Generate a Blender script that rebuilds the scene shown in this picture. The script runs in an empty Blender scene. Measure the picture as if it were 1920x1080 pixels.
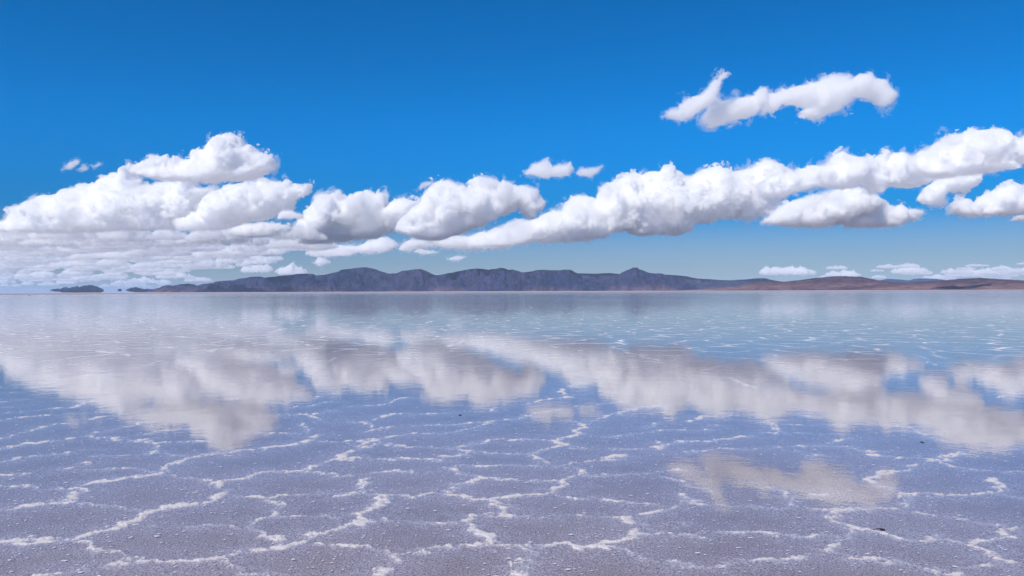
import bpy, math, random
import numpy as np
from mathutils import Matrix, Vector, Euler

random.seed(7)
scene = bpy.context.scene
COL = scene.collection
R = math.radians

# ------------------------------------------------------------------ camera
CAM_H = 1.6
FPX = 1493.0                       # focal length in photograph pixels (28 mm on a 36 mm wide sensor)
PITCH = math.atan(6.0 / FPX)
ROLL = math.atan(6.0 / 1920.0)
cam_data = bpy.data.cameras.new('camera')
cam_data.sensor_width = 36.0
cam_data.lens = FPX / 1920.0 * 36.0
cam_data.clip_start = 0.05
cam_data.clip_end = 400000.0
cam = bpy.data.objects.new('camera', cam_data)
COL.objects.link(cam)
CAM_ROT = (Matrix.Rotation(math.pi / 2 + PITCH, 3, 'X') @ Matrix.Rotation(-ROLL, 3, 'Z'))
cam.matrix_world = Matrix.Translation((0, 0, CAM_H)) @ CAM_ROT.to_4x4()
scene.camera = cam
CR = np.array(CAM_ROT)

def rays(px, py):
    """photo pixels -> direction with y = 1 (so multiply by a distance)"""
    px = np.asarray(px, float); py = np.asarray(py, float)
    d = np.stack([px - 960.0, 540.0 - py, -FPX * np.ones_like(px)], -1) @ CR.T
    return d / d[..., 1:2]

def ground(px, py):
    d = rays(px, py)
    t = -CAM_H / d[..., 2]
    return d[..., :2] * t[..., None]

# ------------------------------------------------------------------ helpers
def link(name, mesh, mat, parent=None):
    o = bpy.data.objects.new(name, mesh)
    COL.objects.link(o)
    if mat is not None:
        mesh.materials.append(mat)
    if parent is not None:
        o.parent = parent
    return o

def tag(o, label=None, cat=None, group=None, kind=None):
    if label: o['label'] = label
    if cat: o['category'] = cat
    if group: o['group'] = group
    if kind: o['kind'] = kind
    return o

def np_mesh(name, verts, faces, smooth=True):
    """verts n x 3, faces m x 3 or m x 4 numpy arrays"""
    me = bpy.data.meshes.new(name)
    n, m, k = len(verts), len(faces), faces.shape[1]
    me.vertices.add(n)
    me.vertices.foreach_set('co', np.ascontiguousarray(verts, np.float32).ravel())
    me.loops.add(m * k)
    me.loops.foreach_set('vertex_index', np.ascontiguousarray(faces, np.int32).ravel())
    me.polygons.add(m)
    me.polygons.foreach_set('loop_start', np.arange(0, m * k, k, dtype=np.int32))
    me.polygons.foreach_set('loop_total', np.full(m, k, np.int32))
    me.polygons.foreach_set('use_smooth', np.full(m, smooth, bool))
    me.update(calc_edges=True)
    me.validate()
    return me

def new_mat(name):
    m = bpy.data.materials.new(name)
    m.use_nodes = True
    nt = m.node_tree
    nt.nodes.clear()
    out = nt.nodes.new('ShaderNodeOutputMaterial')
    return m, nt, out

class NT:
    """tiny node builder"""
    def __init__(s, nt): s.nt = nt
    def n(s, typ, **kw):
        nd = s.nt.nodes.new(typ)
        for k, v in kw.items():
            setattr(nd, k, v)
        return nd
    def l(s, a, b): s.nt.links.new(a, b)
    def set(s, sock, v):
        if hasattr(v, 'is_output'): s.l(v, sock)
        else: sock.default_value = v
    def math(s, op, a, b=0.0, c=None, clamp=False):
        nd = s.n('ShaderNodeMath', operation=op, use_clamp=clamp)
        s.set(nd.inputs[0], a); s.set(nd.inputs[1], b)
        if c is not None: s.set(nd.inputs[2], c)
        return nd.outputs[0]
    def remap(s, v, a, b, c=0.0, d=1.0, smooth=False):
        nd = s.n('ShaderNodeMapRange', interpolation_type='SMOOTHSTEP' if smooth else 'LINEAR')
        s.set(nd.inputs['Value'], v)
        for k, x in zip(('From Min', 'From Max', 'To Min', 'To Max'), (a, b, c, d)):
            s.set(nd.inputs[k], x)
        return nd.outputs[0]
    def noise(s, vec, scale, detail=2.0, rough=0.5, dist=0.0, out=0):
        nd = s.n('ShaderNodeTexNoise')
        if vec is not None: s.l(vec, nd.inputs['Vector'])
        nd.inputs['Scale'].default_value = scale
        nd.inputs['Detail'].default_value = detail
        nd.inputs['Roughness'].default_value = rough
        nd.inputs['Distortion'].default_value = dist
        return nd.outputs[out]
    def mixc(s, f, a, b):
        nd = s.n('ShaderNodeMix', data_type='RGBA')
        s.set(nd.inputs['Factor'], f); s.set(nd.inputs['A'] if False else nd.inputs[6], a); s.set(nd.inputs[7], b)
        return nd.outputs[2]

# ------------------------------------------------------------------ noise volumes (tileable, made once)
NS, NC = 96, 12
def make_worley(seed):
    rng = np.random.default_rng(seed)
    pts = rng.random((NC, NC, NC, 3))
    g = (np.arange(NS) + 0.5) / NS * NC
    gi = np.floor(g).astype(int)
    best = np.full((NS, NS, NS), 9.0, np.float32)
    X, Y, Z = np.meshgrid(g, g, g, indexing='ij')
    for dx in (-1, 0, 1):
        for dy in (-1, 0, 1):
            for dz in (-1, 0, 1):
                ix, iy, iz = gi + dx, gi + dy, gi + dz
                P = pts[np.ix_(ix % NC, iy % NC, iz % NC)]
                d = ((P[..., 0] + ix[:, None, None] - X) ** 2 + (P[..., 1] + iy[None, :, None] - Y) ** 2
                     + (P[..., 2] + iz[None, None, :] - Z) ** 2)
                best = np.minimum(best, d.astype(np.float32))
    return np.sqrt(best)
def make_soft(seed, beta=1.8, lo=2.0, hi=40.0):
    rng = np.random.default_rng(seed)
    k = np.fft.fftfreq(NS) * NS
    kk = np.sqrt(k[:, None, None] ** 2 + k[None, :, None] ** 2 + k[None, None, :] ** 2)
    amp = np.where((kk >= lo) & (kk <= hi), 1.0 / np.maximum(kk, 1) ** beta, 0)
    f = np.fft.ifftn(np.fft.fftn(rng.standard_normal((NS, NS, NS))) * amp).real
    return (f / f.std()).astype(np.float32)
WORLEY = make_worley(3)
SOFT = [make_soft(11), make_soft(12), make_soft(13)]

def sample(vol, p):
    """trilinear, p in tile units (1 = one tile)"""
    q = p * NS
    i = np.floor(q).astype(np.int32)
    f = (q - i).astype(np.float32)
    i0 = i % NS; i1 = (i + 1) % NS
    x0, y0, z0 = i0[..., 0], i0[..., 1], i0[..., 2]
    x1, y1, z1 = i1[..., 0], i1[..., 1], i1[..., 2]
    fx, fy, fz = f[..., 0], f[..., 1], f[..., 2]
    c = lambda a, b, t: a + (b - a) * t
    return c(c(c(vol[x0, y0, z0], vol[x1, y0, z0], fx), c(vol[x0, y1, z0], vol[x1, y1, z0], fx), fy),
             c(c(vol[x0, y0, z1], vol[x1, y0, z1], fx), c(vol[x0, y1, z1], vol[x1, y1, z1], fx), fy), fz)

def surface_nets(F, iso=0.0):
    """F > iso inside. Returns verts in index units and quads (outward winding)."""
    S = F > iso
    nx, ny, nz = F.shape
    # cells that hold the surface
    c = np.zeros((nx - 1, ny - 1, nz - 1), np.uint8)
    for a in (0, 1):
        for b in (0, 1):
            for d in (0, 1):
                c += S[a:nx - 1 + a, b:ny - 1 + b, d:nz - 1 + d]
    act = (c > 0) & (c < 8)
    idx = np.full(act.shape, -1, np.int32)
    cells = np.argwhere(act)
    idx[act] = np.arange(len(cells))
    acc = np.zeros((len(cells), 3)); cnt = np.zeros(len(cells))
    corner = np.array([(a, b, d) for a in (0, 1) for b in (0, 1) for d in (0, 1)])
    vals = [F[cells[:, 0] + a, cells[:, 1] + b, cells[:, 2] + d] - iso for a, b, d in corner]
    for i in range(8):
        for j in range(i + 1, 8):
            if np.abs(corner[i] - corner[j]).sum() != 1: continue
            m = (vals[i] > 0) != (vals[j] > 0)
            t = vals[i][m] / (vals[i][m] - vals[j][m])
            acc[m] += corner[i] + (corner[j] - corner[i]) * t[:, None]
            cnt[m] += 1
    verts = cells + acc / np.maximum(cnt, 1)[:, None]
    quads = []
    for ax in range(3):
        sl0 = [slice(None)] * 3; sl1 = [slice(None)] * 3
        sl0[ax] = slice(0, -1); sl1[ax] = slice(1, None)
        A, B = S[tuple(sl0)], S[tuple(sl1)]
        e = np.argwhere(A != B)
        o1, o2 = (ax + 1) % 3, (ax + 2) % 3
        ok = (e[:, o1] > 0) & (e[:, o2] > 0) & (e[:, o1] < F.shape[o1] - 1) & (e[:, o2] < F.shape[o2] - 1)
        e = e[ok]
        def at(d1, d2):
            q = e.copy(); q[:, o1] += d1; q[:, o2] += d2
            return idx[q[:, 0], q[:, 1], q[:, 2]]
        q = np.stack([at(-1, -1), at(0, -1), at(0, 0), at(-1, 0)], 1)
        inside_first = A[e[:, 0], e[:, 1], e[:, 2]]
        q[~inside_first] = q[~inside_first][:, ::-1]
        quads.append(q)
    return verts, np.concatenate(quads)

# ------------------------------------------------------------------ clouds
OCT = [(85.0, 0.42), (44.0, 0.95), (21.0, 0.85), (10.5, 1.0), (5.2, 1.0), (2.9, 0.75)]
def poly_sdf(poly, U, W):
    """signed distance to a closed polygon, positive inside"""
    a = np.asarray(poly, float); b = np.roll(a, -1, 0)
    best = np.full(U.shape, 1e18); ins = np.zeros(U.shape, bool)
    for (x0, y0), (x1, y1) in zip(a, b):
        dx, dy = x1 - x0, y1 - y0
        t = np.clip(((U - x0) * dx + (W - y0) * dy) / max(dx * dx + dy * dy, 1e-9), 0, 1)
        best = np.minimum(best, (U - x0 - t * dx) ** 2 + (W - y0 - t * dy) ** 2)
        if y0 != y1:
            ins ^= ((y0 > W) != (y1 > W)) & (U < (x1 - x0) * (W - y0) / (y1 - y0) + x0)
    d = np.sqrt(best)
    return np.where(ins, d, -d)

def cloud_mesh(name, poly, vox=1.25, depth=1.0, billow=1.0, wisp=0.0, seed=0, grow=0.0, flat=0.0):
    """poly: outline in pixels of the photograph, y down. Builds a closed 3-D billowing body in pixel units:
    x right, y away, z up, about the outline's base point (returned)."""
    rng = np.random.default_rng(seed)
    P = np.asarray(poly, float)
    u0, u1 = P[:, 0].min(), P[:, 0].max()
    zz = -P[:, 1]
    w0, w1 = zz.min(), zz.max()
    bu, bw = (u0 + u1) / 2, w0
    pad = 9.0
    gu = np.arange(u0 - pad, u1 + pad, vox)
    gw = np.arange(w0 - pad, w1 + pad, vox)
    U, W = np.meshgrid(gu, gw, indexing='ij')
    D = poly_sdf(np.stack([P[:, 0], zz], 1), U, W) + grow
    dmax = D.max()
    hd = depth * dmax * 1.25 + 3
    gv = np.arange(-hd - pad, hd + pad, vox)
    # a cumulus keeps its depth down to its flat base: take the thickness from higher up in the column
    T = D.copy()
    if flat > 0:
        for k in range(1, int(flat * dmax / vox) + 1):
            T[:, :-k] = np.maximum(T[:, :-k], D[:, k:])
    half = hd * np.sqrt(np.clip(T, 0, None) / dmax)
    F = np.minimum(D[:, None, :], half[:, None, :] - np.abs(gv)[None, :, None]).astype(np.float32)
    lim = 26.0
    sel = np.argwhere((F > -lim) & (F < lim))
    p = np.stack([gu[sel[:, 0]], gv[sel[:, 1]], gw[sel[:, 2]]], 1)
    Q = np.linalg.qr(rng.standard_normal((3, 3)))[0]
    off = rng.random(3) * 10
    pr = (p @ Q).astype(np.float32)
    warp = np.stack([sample(s, pr / 150.0 + off.astype(np.float32)) for s in SOFT], 1)
    pr = pr + warp * 3.0
    add = np.zeros(len(p), np.float32)
    small = np.clip(dmax / 30.0, 0.2, 1.0)
    under = np.clip((p[:, 2] - w0) / max(0.25 * (w1 - w0), 1), 0.3, 1) if flat > 0 else 1.0
    # the broad billows bulge the faces of the body and leave its outline near the one that is seen
    deep = np.clip(D[sel[:, 0], sel[:, 2]] / 16.0, 0.35, 1.0)
    for k, (lam, a) in enumerate(OCT):
        a2 = a * lam * billow * (small if lam > 15 else (small ** 0.5 if lam > 7 else 1.0))
        w = sample(WORLEY, pr / (lam * NC) + (off * (k + 1.7)).astype(np.float32))
        add += a2 * (0.50 - w) * (under if lam > 5 else 1.0) * (deep if lam > 30 else 1.0)
    add += (0.7 + 1.3 * wisp) * sample(SOFT[2], pr / 24.0 + .7)
    if wisp > 0:
        s = sample(SOFT[0], pr / 70.0 + 3.3)
        add += wisp * 2.2 * (s - 0.35)
        s = sample(SOFT[1], pr / 30.0 + 1.3)
        add += wisp * 1.2 * s
    F[sel[:, 0], sel[:, 1], sel[:, 2]] += add
    F[0], F[-1], F[:, 0], F[:, -1], F[:, :, 0], F[:, :, -1] = -1, -1, -1, -1, -1, -1
    v, q = surface_nets(F)
    v = v * vox + np.array([gu[0], gv[0], gw[0]])
    v -= np.array([bu, 0, bw])
    return v, q, (bu, -bw)

# ------------------------------------------------------------------ light, sky
EL, AZ = 45.0, -144.0              # the sun stands high behind the camera, over its left shoulder
world = bpy.data.worlds.new('World'); scene.world = world
world.use_nodes = True
wn = NT(world.node_tree)
sky = wn.n('ShaderNodeTexSky', sky_type='NISHITA', sun_disc=False)
sky.sun_elevation = R(EL); sky.sun_rotation = R(AZ)
sky.altitude = 3650.0; sky.air_density = 0.9; sky.dust_density = 0.0; sky.ozone_density = 4.0
hs = wn.n('ShaderNodeHueSaturation')
tc = wn.n('ShaderNodeTexCoord'); sz = wn.n('ShaderNodeSeparateXYZ'); wn.l(tc.outputs['Generated'], sz.inputs[0])
wn.l(wn.remap(sz.outputs[2], .0, .22, 1.0, 2.4, True), hs.inputs['Saturation'])   # sky light graded by height: muted and dimmer low, deep blue above
wn.l(wn.remap(sz.outputs[2], .0, .22, .37, 1.08, True), hs.inputs['Value'])
wn.l(sky.outputs[0], hs.inputs['Color'])
bg = world.node_tree.nodes['Background']
wn.l(hs.outputs[0], bg.inputs['Color'])
bg.inputs['Strength'].default_value = 0.112
sun_l = bpy.data.lights.new('sun', 'SUN')
sun_l.energy = 3.2; sun_l.angle = R(0.5); sun_l.color = (1.0, 0.925, 0.82)
sun_o = bpy.data.objects.new('sun', sun_l); COL.objects.link(sun_o)
sdir = Vector((math.sin(R(AZ)) * math.cos(R(EL)), math.cos(R(AZ)) * math.cos(R(EL)), math.sin(R(EL))))
sun_o.rotation_euler = sdir.to_track_quat('Z', 'Y').to_euler()
scene.view_settings.view_transform = 'Standard'
scene.view_settings.look = 'None'
scene.view_settings.exposure = 0.27
scene.view_settings.gamma = 1.0
cy = scene.cycles
cy.volume_bounces = 64; cy.max_bounces = 72; cy.transparent_max_bounces = 96
cy.diffuse_bounces = 3; cy.glossy_bounces = 3
cy.use_denoising = True

# ------------------------------------------------------------------ materials
def cloud_material(name, density, film):
    m, nt, out = new_mat(name); N = NT(nt)
    vs = N.n('ShaderNodeVolumeScatter')
    vs.inputs['Color'].default_value = (.998, .991, .992, 1)
    vs.inputs['Density'].default_value = density
    vs.inputs['Anisotropy'].default_value = 0.0
    N.l(vs.outputs[0], out.inputs['Volume'])
    t = N.n('ShaderNodeBsdfTransparent'); d = N.n('ShaderNodeBsdfDiffuse')
    d.inputs['Color'].default_value = (.92, .91, .92, 1)
    if film == 0: return m
    mx = N.n('ShaderNodeMixShader'); mx.inputs[0].default_value = film
    N.l(t.outputs[0], mx.inputs[1]); N.l(d.outputs[0], mx.inputs[2]); N.l(mx.outputs[0], out.inputs['Surface'])
    return m
M_FAR = cloud_material('far_cloud', 0.007, 0.035)

BASE = 1500.0                      # cloud base above the salt flat, metres
def cloud_at(o, bu, bv, dist=None):
    r = rays(bu, bv)
    D = dist if dist else BASE / max(r[2], 1e-3)
    o.location = (r[0] * D, D, CAM_H + r[2] * D)
    o.scale = (D / FPX,) * 3
    return D

def T(X, Y, s):
    return lambda pts: [(X + x / s, Y + y / s) for x, y in pts]
Z1, Z2, Z3, Z4, Z5 = T(0, 220, 3), T(560, 280, 3), T(1000, 220, 3), T(1280, 220, 3), T(1200, 100, 1920 / 520)

CLOUDS = [
 ('puffy cloud with one tall dome, just above the largest flat based cloud', 'A',
  Z1([(745,290),(800,265),(830,215),(870,205),(905,225),(945,220),(960,245),(1000,210),(1030,240),(1080,235),(1110,205),(1160,185),(1190,130),(1230,105),(1290,92),(1340,105),(1385,145),(1430,160),(1445,190),(1500,210),(1540,235),(1552,260),(1530,280),(1470,300),(1440,325),(1380,340),(1250,345),(1160,352),(1080,345),(960,345),(870,335),(800,315)]),
  dict(flat=0.5, wisp=.3)),
 ('largest flat based cloud above the islands, with long lavender underside and small turret', 'B',
  Z1([(-200,600),(-100,570),(0,590),(60,570),(90,510),(150,480),(190,450),(250,435),(330,440),(380,405),(450,388),(500,395),(550,380),(570,350),(620,340),(670,345),(685,290),(735,260),(760,300),(800,350),(825,345),(820,370),(860,385),(900,365),(960,370),(1050,360),(1090,350),(1110,385),(1160,405),(1220,390),(1235,410),(1190,430),(1140,470),(1110,520),(1050,560),(990,590),(990,620),(860,622),(720,628),(600,630),(430,632),(300,640),(150,640),(0,640),(-200,645)]),
  dict(flat=0.55)),
 ('slanting puffy cloud under the domed cloud, its tip trailing a wisp', 'C',
  Z1([(1180,430),(1240,410),(1290,380),(1370,370),(1400,340),(1450,328),(1500,335),(1540,365),(1610,368),(1640,395),(1690,405),(1750,372),(1735,400),(1690,420),(1650,460),(1640,490),(1570,530),(1480,560),(1400,575),(1330,590),(1290,615),(1200,630),(1100,625),(1010,625),(985,580),(1050,560),(1110,520),(1150,460)]),
  dict(flat=0.3, wisp=.4)),
 ('ragged three humped cloud above the rounded start of the mountain range', 'D',
  Z2([(30,370),(70,310),(100,250),(160,240),(240,225),(270,255),(330,240),(385,225),(430,245),(490,228),(505,260),(495,310),(540,295),(600,285),(680,290),(690,320),(660,380),(560,440),(500,460),(420,490),(300,500),(130,525),(0,520),(-20,420)]),
  dict(flat=0.3, wisp=.5)),
 ('anvil shaped cloud over the middle of the mountain range with ragged tip', 'E',
  Z2([(660,320),(680,290),(720,230),(760,190),(850,170),(890,185),(940,190),(980,160),(1040,152),(1100,160),(1140,185),(1200,185),(1215,210),(1290,210),(1340,230),(1360,270),(1390,300),(1350,330),(1320,360),(1270,340),(1240,300),(1200,330),(1100,385),(1020,420),(960,440),(880,470),(800,500),(700,500),(620,480),(540,450),(560,400)]),
  dict(flat=0.3, wisp=.4)),
 ('low slender cloud just under the three humped cloud', 'F',
  Z2([(155,605),(190,560),(240,535),(330,540),(400,505),(480,490),(540,505),(570,545),(500,570),(400,585),(300,580),(220,590)]),
  dict(flat=0.3)),
 ('longest cloud of the sky, a rising wedge tapering down over the mountain range', 'G',
  Z2([(560,560),(600,520),(640,500),(720,510),(800,495),(880,480),(960,490),(1020,465),(1100,440),(1150,420),(1220,395),(1320,390),(1370,365),(1430,345),(1480,345),(1500,300),(1560,265),(1620,265),(1670,280),(1700,215),(1740,185),(1800,175),(1850,145)])
  + Z3([(600,335),(640,310),(700,300),(730,270),(780,265),(800,300),(860,325),(900,325),(950,295),(1000,290),(1050,275),(1090,295),(1120,310),(1180,300),(1240,270),(1310,245),(1360,255),(1420,285),(1470,320),(1440,400),(1380,470),(1300,540),(1200,550),(1100,555),(1000,570),(900,590),(880,630),(750,645),(600,645),(540,620),(450,640),(400,670),(250,685),(130,690),(0,690)])
  + Z2([(1160,545),(1040,550),(880,550),(760,535),(680,550)]),
  dict(flat=0.35, wisp=.2)),
 ('triple topped cloud bridging the long wedge cloud and the domed bright one', 'G2',
  Z4([(420,380),(480,330),(560,310),(630,300),(700,275),(780,268),(820,265),(835,225),(885,193),(930,210),(990,225),(1050,220),(1080,230),(1130,180),(1180,190),(1240,180),(1260,205),(1310,215),(1380,250),(1400,340),(1340,370),(1200,375),(1130,385),(1110,420),(1075,425),(1050,385),(1000,375),(850,390),(760,390),(660,410),(560,440),(440,430)]),
  dict(flat=0.4, wisp=.1)),
 ('bright broad domed cloud with pinkish flat base, topmost end of the long cloud chain', 'G3',
  Z4([(1270,260),(1310,215),(1350,180),(1400,160),(1440,135),(1470,100),(1550,95),(1620,80),(1700,70),(1790,70),(1820,95),(1860,140),(1850,190),(1890,240),(1880,275),(1800,295),(1700,305),(1600,310),(1480,325),(1340,325),(1290,300)]),
  dict(flat=0.6)),
 ('wedge shaped cloud with flat base hanging under the cloud chain above the low brown hills', 'G4',
  Z4([(445,590),(490,550),(540,510),(580,480),(640,460),(690,450),(720,430),(800,420),(900,395),(1000,385),(1060,420),(1100,460),(1130,480),(1100,530),(1000,560),(920,590),(850,600),(780,615),(700,610),(600,600),(520,592)]),
  dict(flat=0.3, wisp=.2)),
 ('small bright tapered cloud in front of the flat based wedge, its point trailing away', 'G5',
  Z4([(915,600),(940,560),(980,535),(1040,515),(1100,490),(1140,485),(1170,505),(1200,500),(1230,490),(1260,515),(1330,510),(1375,525),(1330,550),(1260,580),(1200,610),(1050,612),(920,614)]),
  dict(flat=0.4)),
 ('hook shaped small cloud curling below the bright domed cloud', 'H',
  Z4([(1320,460),(1370,390),(1420,360),(1480,330),(1530,312),(1620,320),(1680,315),(1670,370),(1600,410),(1530,430),(1480,420),(1470,450),(1500,480),(1460,500),(1380,498)]),
  dict(wisp=.1)),
 ('flat lens of cloud with grey shaded middle beside the hook shaped cloud', 'I',
  Z4([(1500,500),(1530,470),(1590,455),(1640,480),(1700,430),(1760,415),(1820,385),(1870,375),(1920,390),(2050,380),(2050,545),(1900,540),(1750,545),(1600,550),(1520,535)]),
  dict(flat=0.5)),
 ('little cloud scrap tucked under the flat lens of cloud', 'O',
  Z4([(1845,575),(1870,550),(1920,545),(2000,545),(2000,580),(1880,582)]), dict(flat=.3)),
 ('cloud cut off by the picture edge next to the bright domed cloud', 'J',
  Z4([(1860,190),(1880,130),(1920,100),(2000,80),(2060,110),(2080,200),(1980,250),(1920,240),(1880,220)]),
  dict(flat=0.4)),
 ('small plume of cloud with thin upward curl beside the long ragged pinkish cloud', 'K1',
  Z5([(170,430),(205,390),(260,365),(310,310),(350,300),(420,285),(460,250),(500,200),(540,180),(560,140),(600,135),(610,160),(570,180),(555,220),(540,300),(560,330),(500,370),(430,400),(380,440),(330,475),(270,470),(220,450)]),
  dict(wisp=.9, thin=1)),
 ('long ragged pinkish cloud alone on the deepest blue, highest in the sky', 'K2',
  Z5([(415,465),(460,400),(520,350),(600,325),(680,310),(760,290),(820,245),(860,240),(880,275),(930,280),(1000,255),(1080,230),(1180,215),(1250,190),(1320,145),(1400,160),(1470,165),(1510,140),(1580,138),(1620,175),(1700,185),(1720,240),(1765,300),(1740,350),(1690,375),(1640,360),(1620,310),(1560,295),(1500,300),(1430,350),(1390,390),(1300,420),(1220,460),(1140,440),(1090,410),(1150,380),(1060,360),(1000,370),(920,420),(840,410),(760,440),(700,450),(640,460),(570,490),(500,508),(450,490)]),
  dict(wisp=.5, thin=1)),
 ('small lone two humped cloud on open blue above the long wedge cloud', 'L',
  Z2([(1265,140),(1310,90),(1350,75),(1400,60),(1430,95),(1480,85),(1530,72),(1545,110),(1520,150),(1450,155),(1380,160),(1320,145)]),
  dict(wisp=.3, thin=1)),
 ('faint torn wisp beside the lone two humped cloud', 'L2',
  Z2([(1560,140),(1590,110),(1640,105),(1710,92),(1690,120),(1640,160),(1600,150)]), dict(wisp=1.0, thin=1)),
 ('thin wisp hovering at the shoulder of the anvil shaped cloud', 'E2',
  Z2([(665,225),(690,190),(760,180),(740,205),(690,220)]), dict(wisp=.6, thin=1)),
 ('slanting wisp alone on blue, largest scrap before the domed cloud', 'M1',
  Z1([(348,297),(370,268),(400,248),(442,233),(447,250),(400,287)]), dict(wisp=.4, thin=1)),
 ('tiny cloud scrap just after the slanting wisp', 'M2',
  Z1([(440,295),(470,273),(492,290),(462,304)]), dict(wisp=.3, thin=1)),
 ('faint streak of cloud between the slanting wisp and the turret of the big cloud', 'M3',
  Z1([(518,278),(560,252),(568,266),(530,284)]), dict(wisp=.4, thin=1)),
 ('small puff tucked between the slanting cloud and the three humped cloud', 'P',
  Z1([(1565,565),(1590,530),(1640,520),(1690,540),(1710,565),(1640,570)]), dict(flat=.4)),
 ('low flat topped cloud beneath the slanting puffy cloud', 'Q1',
  Z1([(1280,655),(1320,620),(1400,595),(1480,585),(1560,600),(1630,605),(1645,630),(1560,660),(1450,672),(1340,668)]), dict(flat=.4)),
 ('tiny round puff above the first mountain slope', 'N1',
  Z2([(80,638),(110,608),(150,612),(178,635),(120,657)]), dict(flat=.4)),
 ('tiny flat puff under the low slender cloud', 'N2',
  Z2([(638,577),(680,558),(730,568),(782,580),(700,590)]), dict(flat=.4)),
 ('tiny streak of cloud above the twin mountain tops', 'N3',
  Z2([(833,617),(880,603),(937,603),(900,624)]), dict(flat=.4)),
]

for i, (label, key, poly, kw) in enumerate(CLOUDS):
    kw = dict(kw); thin = kw.pop('thin', 0)
    P = np.array(poly)
    ext = max(np.ptp(P[:, 0]), np.ptp(P[:, 1]))
    v, q, (bu, bv) = cloud_mesh('cumulus_cloud', poly, vox=1.05 if ext > 110 else 0.8, seed=31 + i, **kw)
    me = np_mesh('cumulus_cloud', v, q)
    o = link('cumulus_cloud' if not thin else 'wispy_cloud', me, None)
    tag(o, label, 'cloud', 'clouds over the salt flat')
    D = cloud_at(o, bu, bv)
    # nearer clouds show finer structure, so their droplets are set denser per metre
    me.materials.append(cloud_material('thin_cloud', 1 / (10.0 * D / FPX), .02) if thin else cloud_material('cloud', 1 / (3.3 * D / FPX), .05))

    # a thin torn veil about the dense body
    v, q, (cu, cv) = cloud_mesh('veil', poly, vox=1.5 if ext > 110 else 1.0, seed=131 + i, grow=2.5, wisp=1.5 if ext > 110 else .9, billow=1.15, flat=kw.get('flat', 0))
    vm = np_mesh('veil', v, q)
    vm.materials.append(cloud_material('cloud_veil', 1 / ((28.0 if not thin else 30.0) * D / FPX), 0))
    vo = link('veil', vm, None, o)
    vo.location = (cu - bu, 0, bv - cv)

# the broken deck of small clouds that recedes to the horizon: a few bodies, each copied as an object of its own
def random_cloud(k):
    rng = np.random.default_rng(200 + k)
    w = 55 + 60 * rng.random(); h = 15 + 12 * rng.random()
    xs = np.linspace(-w, w, 15)
    prof = (1 - (xs / w) ** 2) ** 0.42
    bump = 0.62 + 0.45 * rng.random(15)
    top = [(x, -h * max(p * b, 0.04)) for x, p, b in zip(xs, prof, bump)]
    bot = [(x, 2 + 3.0 * rng.random()) for x in xs[::-2][1:-1]]
    return cloud_mesh('small_cloud', top + bot, vox=1.5, depth=1.7, seed=500 + k, flat=0.6, wisp=0.3 + .4 * rng.random())
protos = []
for k in range(10):
    v, q, _ = random_cloud(k)
    me = np_mesh('small_cloud', v, q); me.materials.append(M_FAR)
    protos.append(me)
rng = np.random.default_rng(99)
def small_cloud(px, py, width, label, group, alt=BASE, flatten=1.0):
    """base at pixel (px, py): its distance follows from the common cloud base"""
    r = rays(px, py)
    D = alt / r[2]
    o = bpy.data.objects.new('small_cloud', protos[int(rng.integers(len(protos)))])
    COL.objects.link(o)
    s = width / 160.0
    o.location = (r[0] * D, D, CAM_H + alt)
    o.scale = (s, s * (1.0 + .5 * rng.random()), s * flatten * (1.5 + 1.0 * rng.random()))
    o.rotation_euler = (0, 0, rng.uniform(-.5, .5) + (math.pi if rng.random() < .5 else 0))
    tag(o, label, 'cloud', group)
DECK = 'pale small cloud in the broken deck that recedes over the islands'
n = 0
while n < 250:
    py = 443 + 100 * rng.random() ** 0.75
    px = rng.uniform(-120, 640)
    lim = 640 - max(0, py - 470) * 2.2
    dens = 1.0 if px < 0.62 * lim else max(0.0, 1 - (px - 0.62 * lim) / (0.45 * lim)) * 0.75
    if 515 < py and px > 420: dens = 0
    if rng.random() > dens: continue
    D = BASE / rays(px, py)[2]
    small_cloud(px, py, rng.uniform(700, 1900) * min(2.2, 0.7 + D / 90000), DECK, 'small clouds of the far deck')
    n += 1
LOW = 'small cumulus in the low row behind the brown hills'
for k in range(44):
    px = 1450 + 520 * rng.random() ** 0.7
    py = rng.uniform(512, 526) if rng.random() < .75 else rng.uniform(494, 512)
    if px < 1560: py = rng.uniform(514, 526)
    small_cloud(px, py, rng.uniform(1600, 3800) * (1.0 if py > 510 else .5), LOW, 'low clouds behind the hills', flatten=.85 if py > 512 else .6)

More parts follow.
